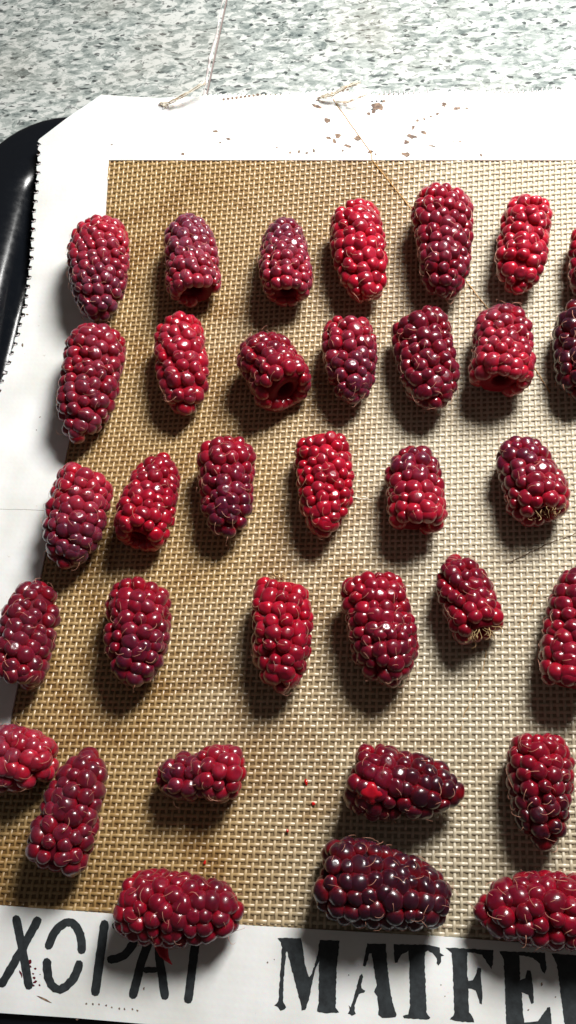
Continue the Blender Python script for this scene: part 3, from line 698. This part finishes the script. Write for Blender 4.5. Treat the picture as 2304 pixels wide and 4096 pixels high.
B_ = [
 # base, tip, width, taper, colour at base, colour at tip, bloom, label, options
 ((262, 572), (236, 783), 150, .62, RED, PUR, .6, "berry with red rim and dusty body, half on the white border, farthest row", {}),
 ((492, 735), (474, 548), 136, .72, MRED, PUR, .75, "frosted mauve berry with hollow near end, second from left in the farthest row", dict(pitch=0.12)),
 ((722, 740), (714, 558), 132, .74, MRED, PUR, .55, "purple topped berry with dark hollow in its red near end, third in the farthest row", dict(pitch=0.12)),
 ((888, 532), (925, 743), 134, .66, RED, RED, .18, "bright red berry in the farthest row, just left of the big pointed one", {}),
 ((1112, 492), (1120, 727), 150, .55, MRED, DRED, .25, "large pointed berry with one extra drupelet at its far end, touching the mat's cut line", dict(extras=())),
 ((1326, 520), (1302, 714), 132, .74, RED, RED, .25, "small bright red berry with paler frosted top, rightmost whole one in the farthest row", {}),
 ((1500, 570), (1490, 740), 128, .7, RED, DRED, .1, "berry of the farthest row cut off by the right edge of the photo", {}),
 ((256, 838), (192, 1101), 150, .58, MRED, DRED, .45, "long slanted raspberry-pink berry over the inner edge of the white border, second row", {}),
 ((452, 812), (464, 1028), 130, .74, RED, MRED, .35, "upright berry with scarlet far end beside the slanted one in the second row", {}),
 ((730, 985), (640, 862), 160, .80, MRED, DRED, .15, "squat wine red berry turned with its hollow toward the lower right, second row", dict(pitch=0.08)),
 ((874, 812), (886, 997), 140, .68, MRED, PUR, .3, "short berry with red far end and blackish purple near end, centre of the second row", {}),
 ((1050, 795), (1097, 1020), 152, .62, DRED, DRED, .12, "dark red berry tapering to the lower right with dark hairs standing out, second row", {}),
 ((1262, 968), (1262, 778), 156, .80, RED, DRED, .35, "round berry showing a black hollow under glowing red drupelets, right side of the second row", dict(pitch=0.10)),
 ((1462, 780), (1462, 985), 136, .8, BLK, BLK, .08, "almost black berry cut by the right edge beside the one with the black hollow", {}),
 ((222, 1186), (164, 1419), 160, .72, RED, PUR, .5, "thick berry with crimson far end and purple near end on white border, third row", {}),
 ((350, 1368), (408, 1153), 142, .72, RED, MRED, .12, "scarlet berry with notched hollow end toward the viewer, touching the purple one on the border", dict(pitch=0.10)),
 ((566, 1118), (576, 1344), 144, .62, MRED, PUR, .15, "dark berry narrowing to a blackish tip just right of the scarlet notched one", {}),
 ((813, 1096), (820, 1342), 142, .66, RED, RED, .12, "glossy bright red upright berry in the middle of the third row", {}),
 ((1050, 1330), (1032, 1130), 144, .80, RED, PUR, .2, "berry with dusky top and wet crushed scarlet lower half, third row", dict(pitch=0.10)),
 ((1372, 1300), (1296, 1112), 148, .78, MRED, PUR, .12, "dark maroon berry with dried threads at its open lower right end", dict(extras=('stamens',), pitch=0.05)),
 ((38, 1722), (98, 1462), 152, .72, DRED, DRED, .25, "long maroon berry partly cut by the left edge beside the woven centre", dict(pitch=0.05)),
 ((352, 1470), (342, 1720), 162, .66, MRED, PUR, .15, "plump dark red berry standing alone in the left half of the fourth row", {}),
 ((708, 1462), (710, 1738), 158, .74, RED, MRED, .1, "tall red berry with a brown scrap of calyx between drupelets at its far end", dict(extras=('calyx',))),
 ((928, 1456), (988, 1718), 168, .80, MRED, DRED, .08, "big dark red barrel shaped berry leaning left, fourth row", {}),
 ((1208, 1600), (1142, 1408), 136, .80, MRED, DRED, .06, "berry with a tuft of tan dried stamens at its near end", dict(extras=('stamens',), pitch=0.06)),
 ((1425, 1738), (1462, 1422), 150, .72, MRED, DRED, .1, "maroon berry with shadowed hollow cut by the right edge, below the stamen tufted one", dict(pitch=0.08)),
 ((-60, 1905), (134, 1912), 164, .84, PUR, RED, .5, "frosted berry cut by the left edge with its red rim pointing right", {}),
 ((130, 2188), (228, 1895), 160, .62, DRED, DRED, .22, "longest slanted garnet berry leaning right near the lower left corner of the weave", dict(pitch=0.04)),
 ((606, 1935), (398, 1962), 142, .60, MRED, PUR, .25, "small sideways berry with fuzzy open end to the right, alone in the fifth row", dict(pitch=.04, neck=.22)),
 ((880, 1955), (1148, 1990), 176, .58, DRED, BLK, .04, "very dark sideways berry with a crushed wet scarlet spot near its left end", dict(extras=('wet',))),
 ((1352, 1855), (1368, 2124), 166, .62, MRED, BLK, .06, "berry with red shoulders fading to black at the right of the fifth row", {}),
 ((308, 2278), (604, 2292), 172, .70, MRED, DRED, .10, "sideways berry lying over the printed letters with a torn red spike of flesh", dict(extras=('torn',))),
 ((800, 2195), (1136, 2275), 190, .68, BLK, BLK, .10, "biggest and blackest berry lying sideways just above the large M and A", dict(d=.45)),
 ((1520, 2285), (1208, 2290), 180, .72, MRED, DRED, .05, "large sideways berry in the lower right corner, its redder end cut by the photo edge", dict(d=.45)),
]
for i, (bs, tp, w, ta, cb, ctt, bl, lab, kw) in enumerate(B_):
    make_berry(bs, tp, w, ta, cb, ctt, bl, lab, 900 + i * 7, **kw)

# single drupelet that sticks up from the big pointed berry belongs to it
big = [o for o in bpy.data.objects if o.get('label', '').startswith('large pointed')][0]
P = onmat(1117 * S, 484 * S, 0.9)
o = bpy.data.objects.new("drupelet", druplets[0]); COL.objects.link(o); o.parent = big
bpy.context.view_layer.update()
loc = big.matrix_world.inverted() @ Vector(back(1118 * S, 480 * S, float(P[2]) + 0.35))
o.matrix_basis = Matrix.Translation(loc) @ Matrix.Diagonal((.19, .24, .2, 1)); o.color = (.45, .005, .015, .1)

# ------------------------------------------------------------------ juice drops
m_j, nt, b = new_mat("juice"); b.inputs['Base Color'].default_value = (0.45, 0.012, 0.01, 1); b.inputs['Roughness'].default_value = 0.06; b.inputs['Subsurface Weight'].default_value = .4; b.inputs['Subsurface Scale'].default_value = .08
drops = [(770, 1968, 7, 15, "elongated red juice smear on the weave left of the berry with the wet spot"), (788, 2022, 8, 9, "round red juice drop below the long smear"),
         (723, 2090, 5, 8, "tiny red juice drop halfway between the smear and the lettered border"), (515, 2170, 6, 10, "clear red juice drop just above the berry with the torn spike"),
         (141, 1900, 5, 8, "small juice drop at the tip of the frosted berry on the left edge")]
for i, (x, y, w, h, lab) in enumerate(drops):
    bm = bmesh.new(); bmesh.ops.create_icosphere(bm, subdivisions=3, radius=1)
    rs = random.Random(i)
    for v in bm.verts:
        v.co = Vector((v.co.x * (1 + .25 * math.sin(v.co.y * 4 + i)) * w * S * .004, v.co.y * h * S * .004, v.co.z * .045))
    for f in bm.faces: f.smooth = True
    me = bpy.data.meshes.new("juice_drop"); bm.to_mesh(me); bm.free(); me.materials.append(m_j)
    o = bpy.data.objects.new("juice_drop", me); COL.objects.link(o); o.location = onmat(x * S, y * S, .062); o.rotation_euler = (0, 0, rs.uniform(-.4, .4))
    o['label'] = lab; o['category'] = "juice drop"; o['group'] = "red juice drops on the mat"
print("objects", len(bpy.data.objects))
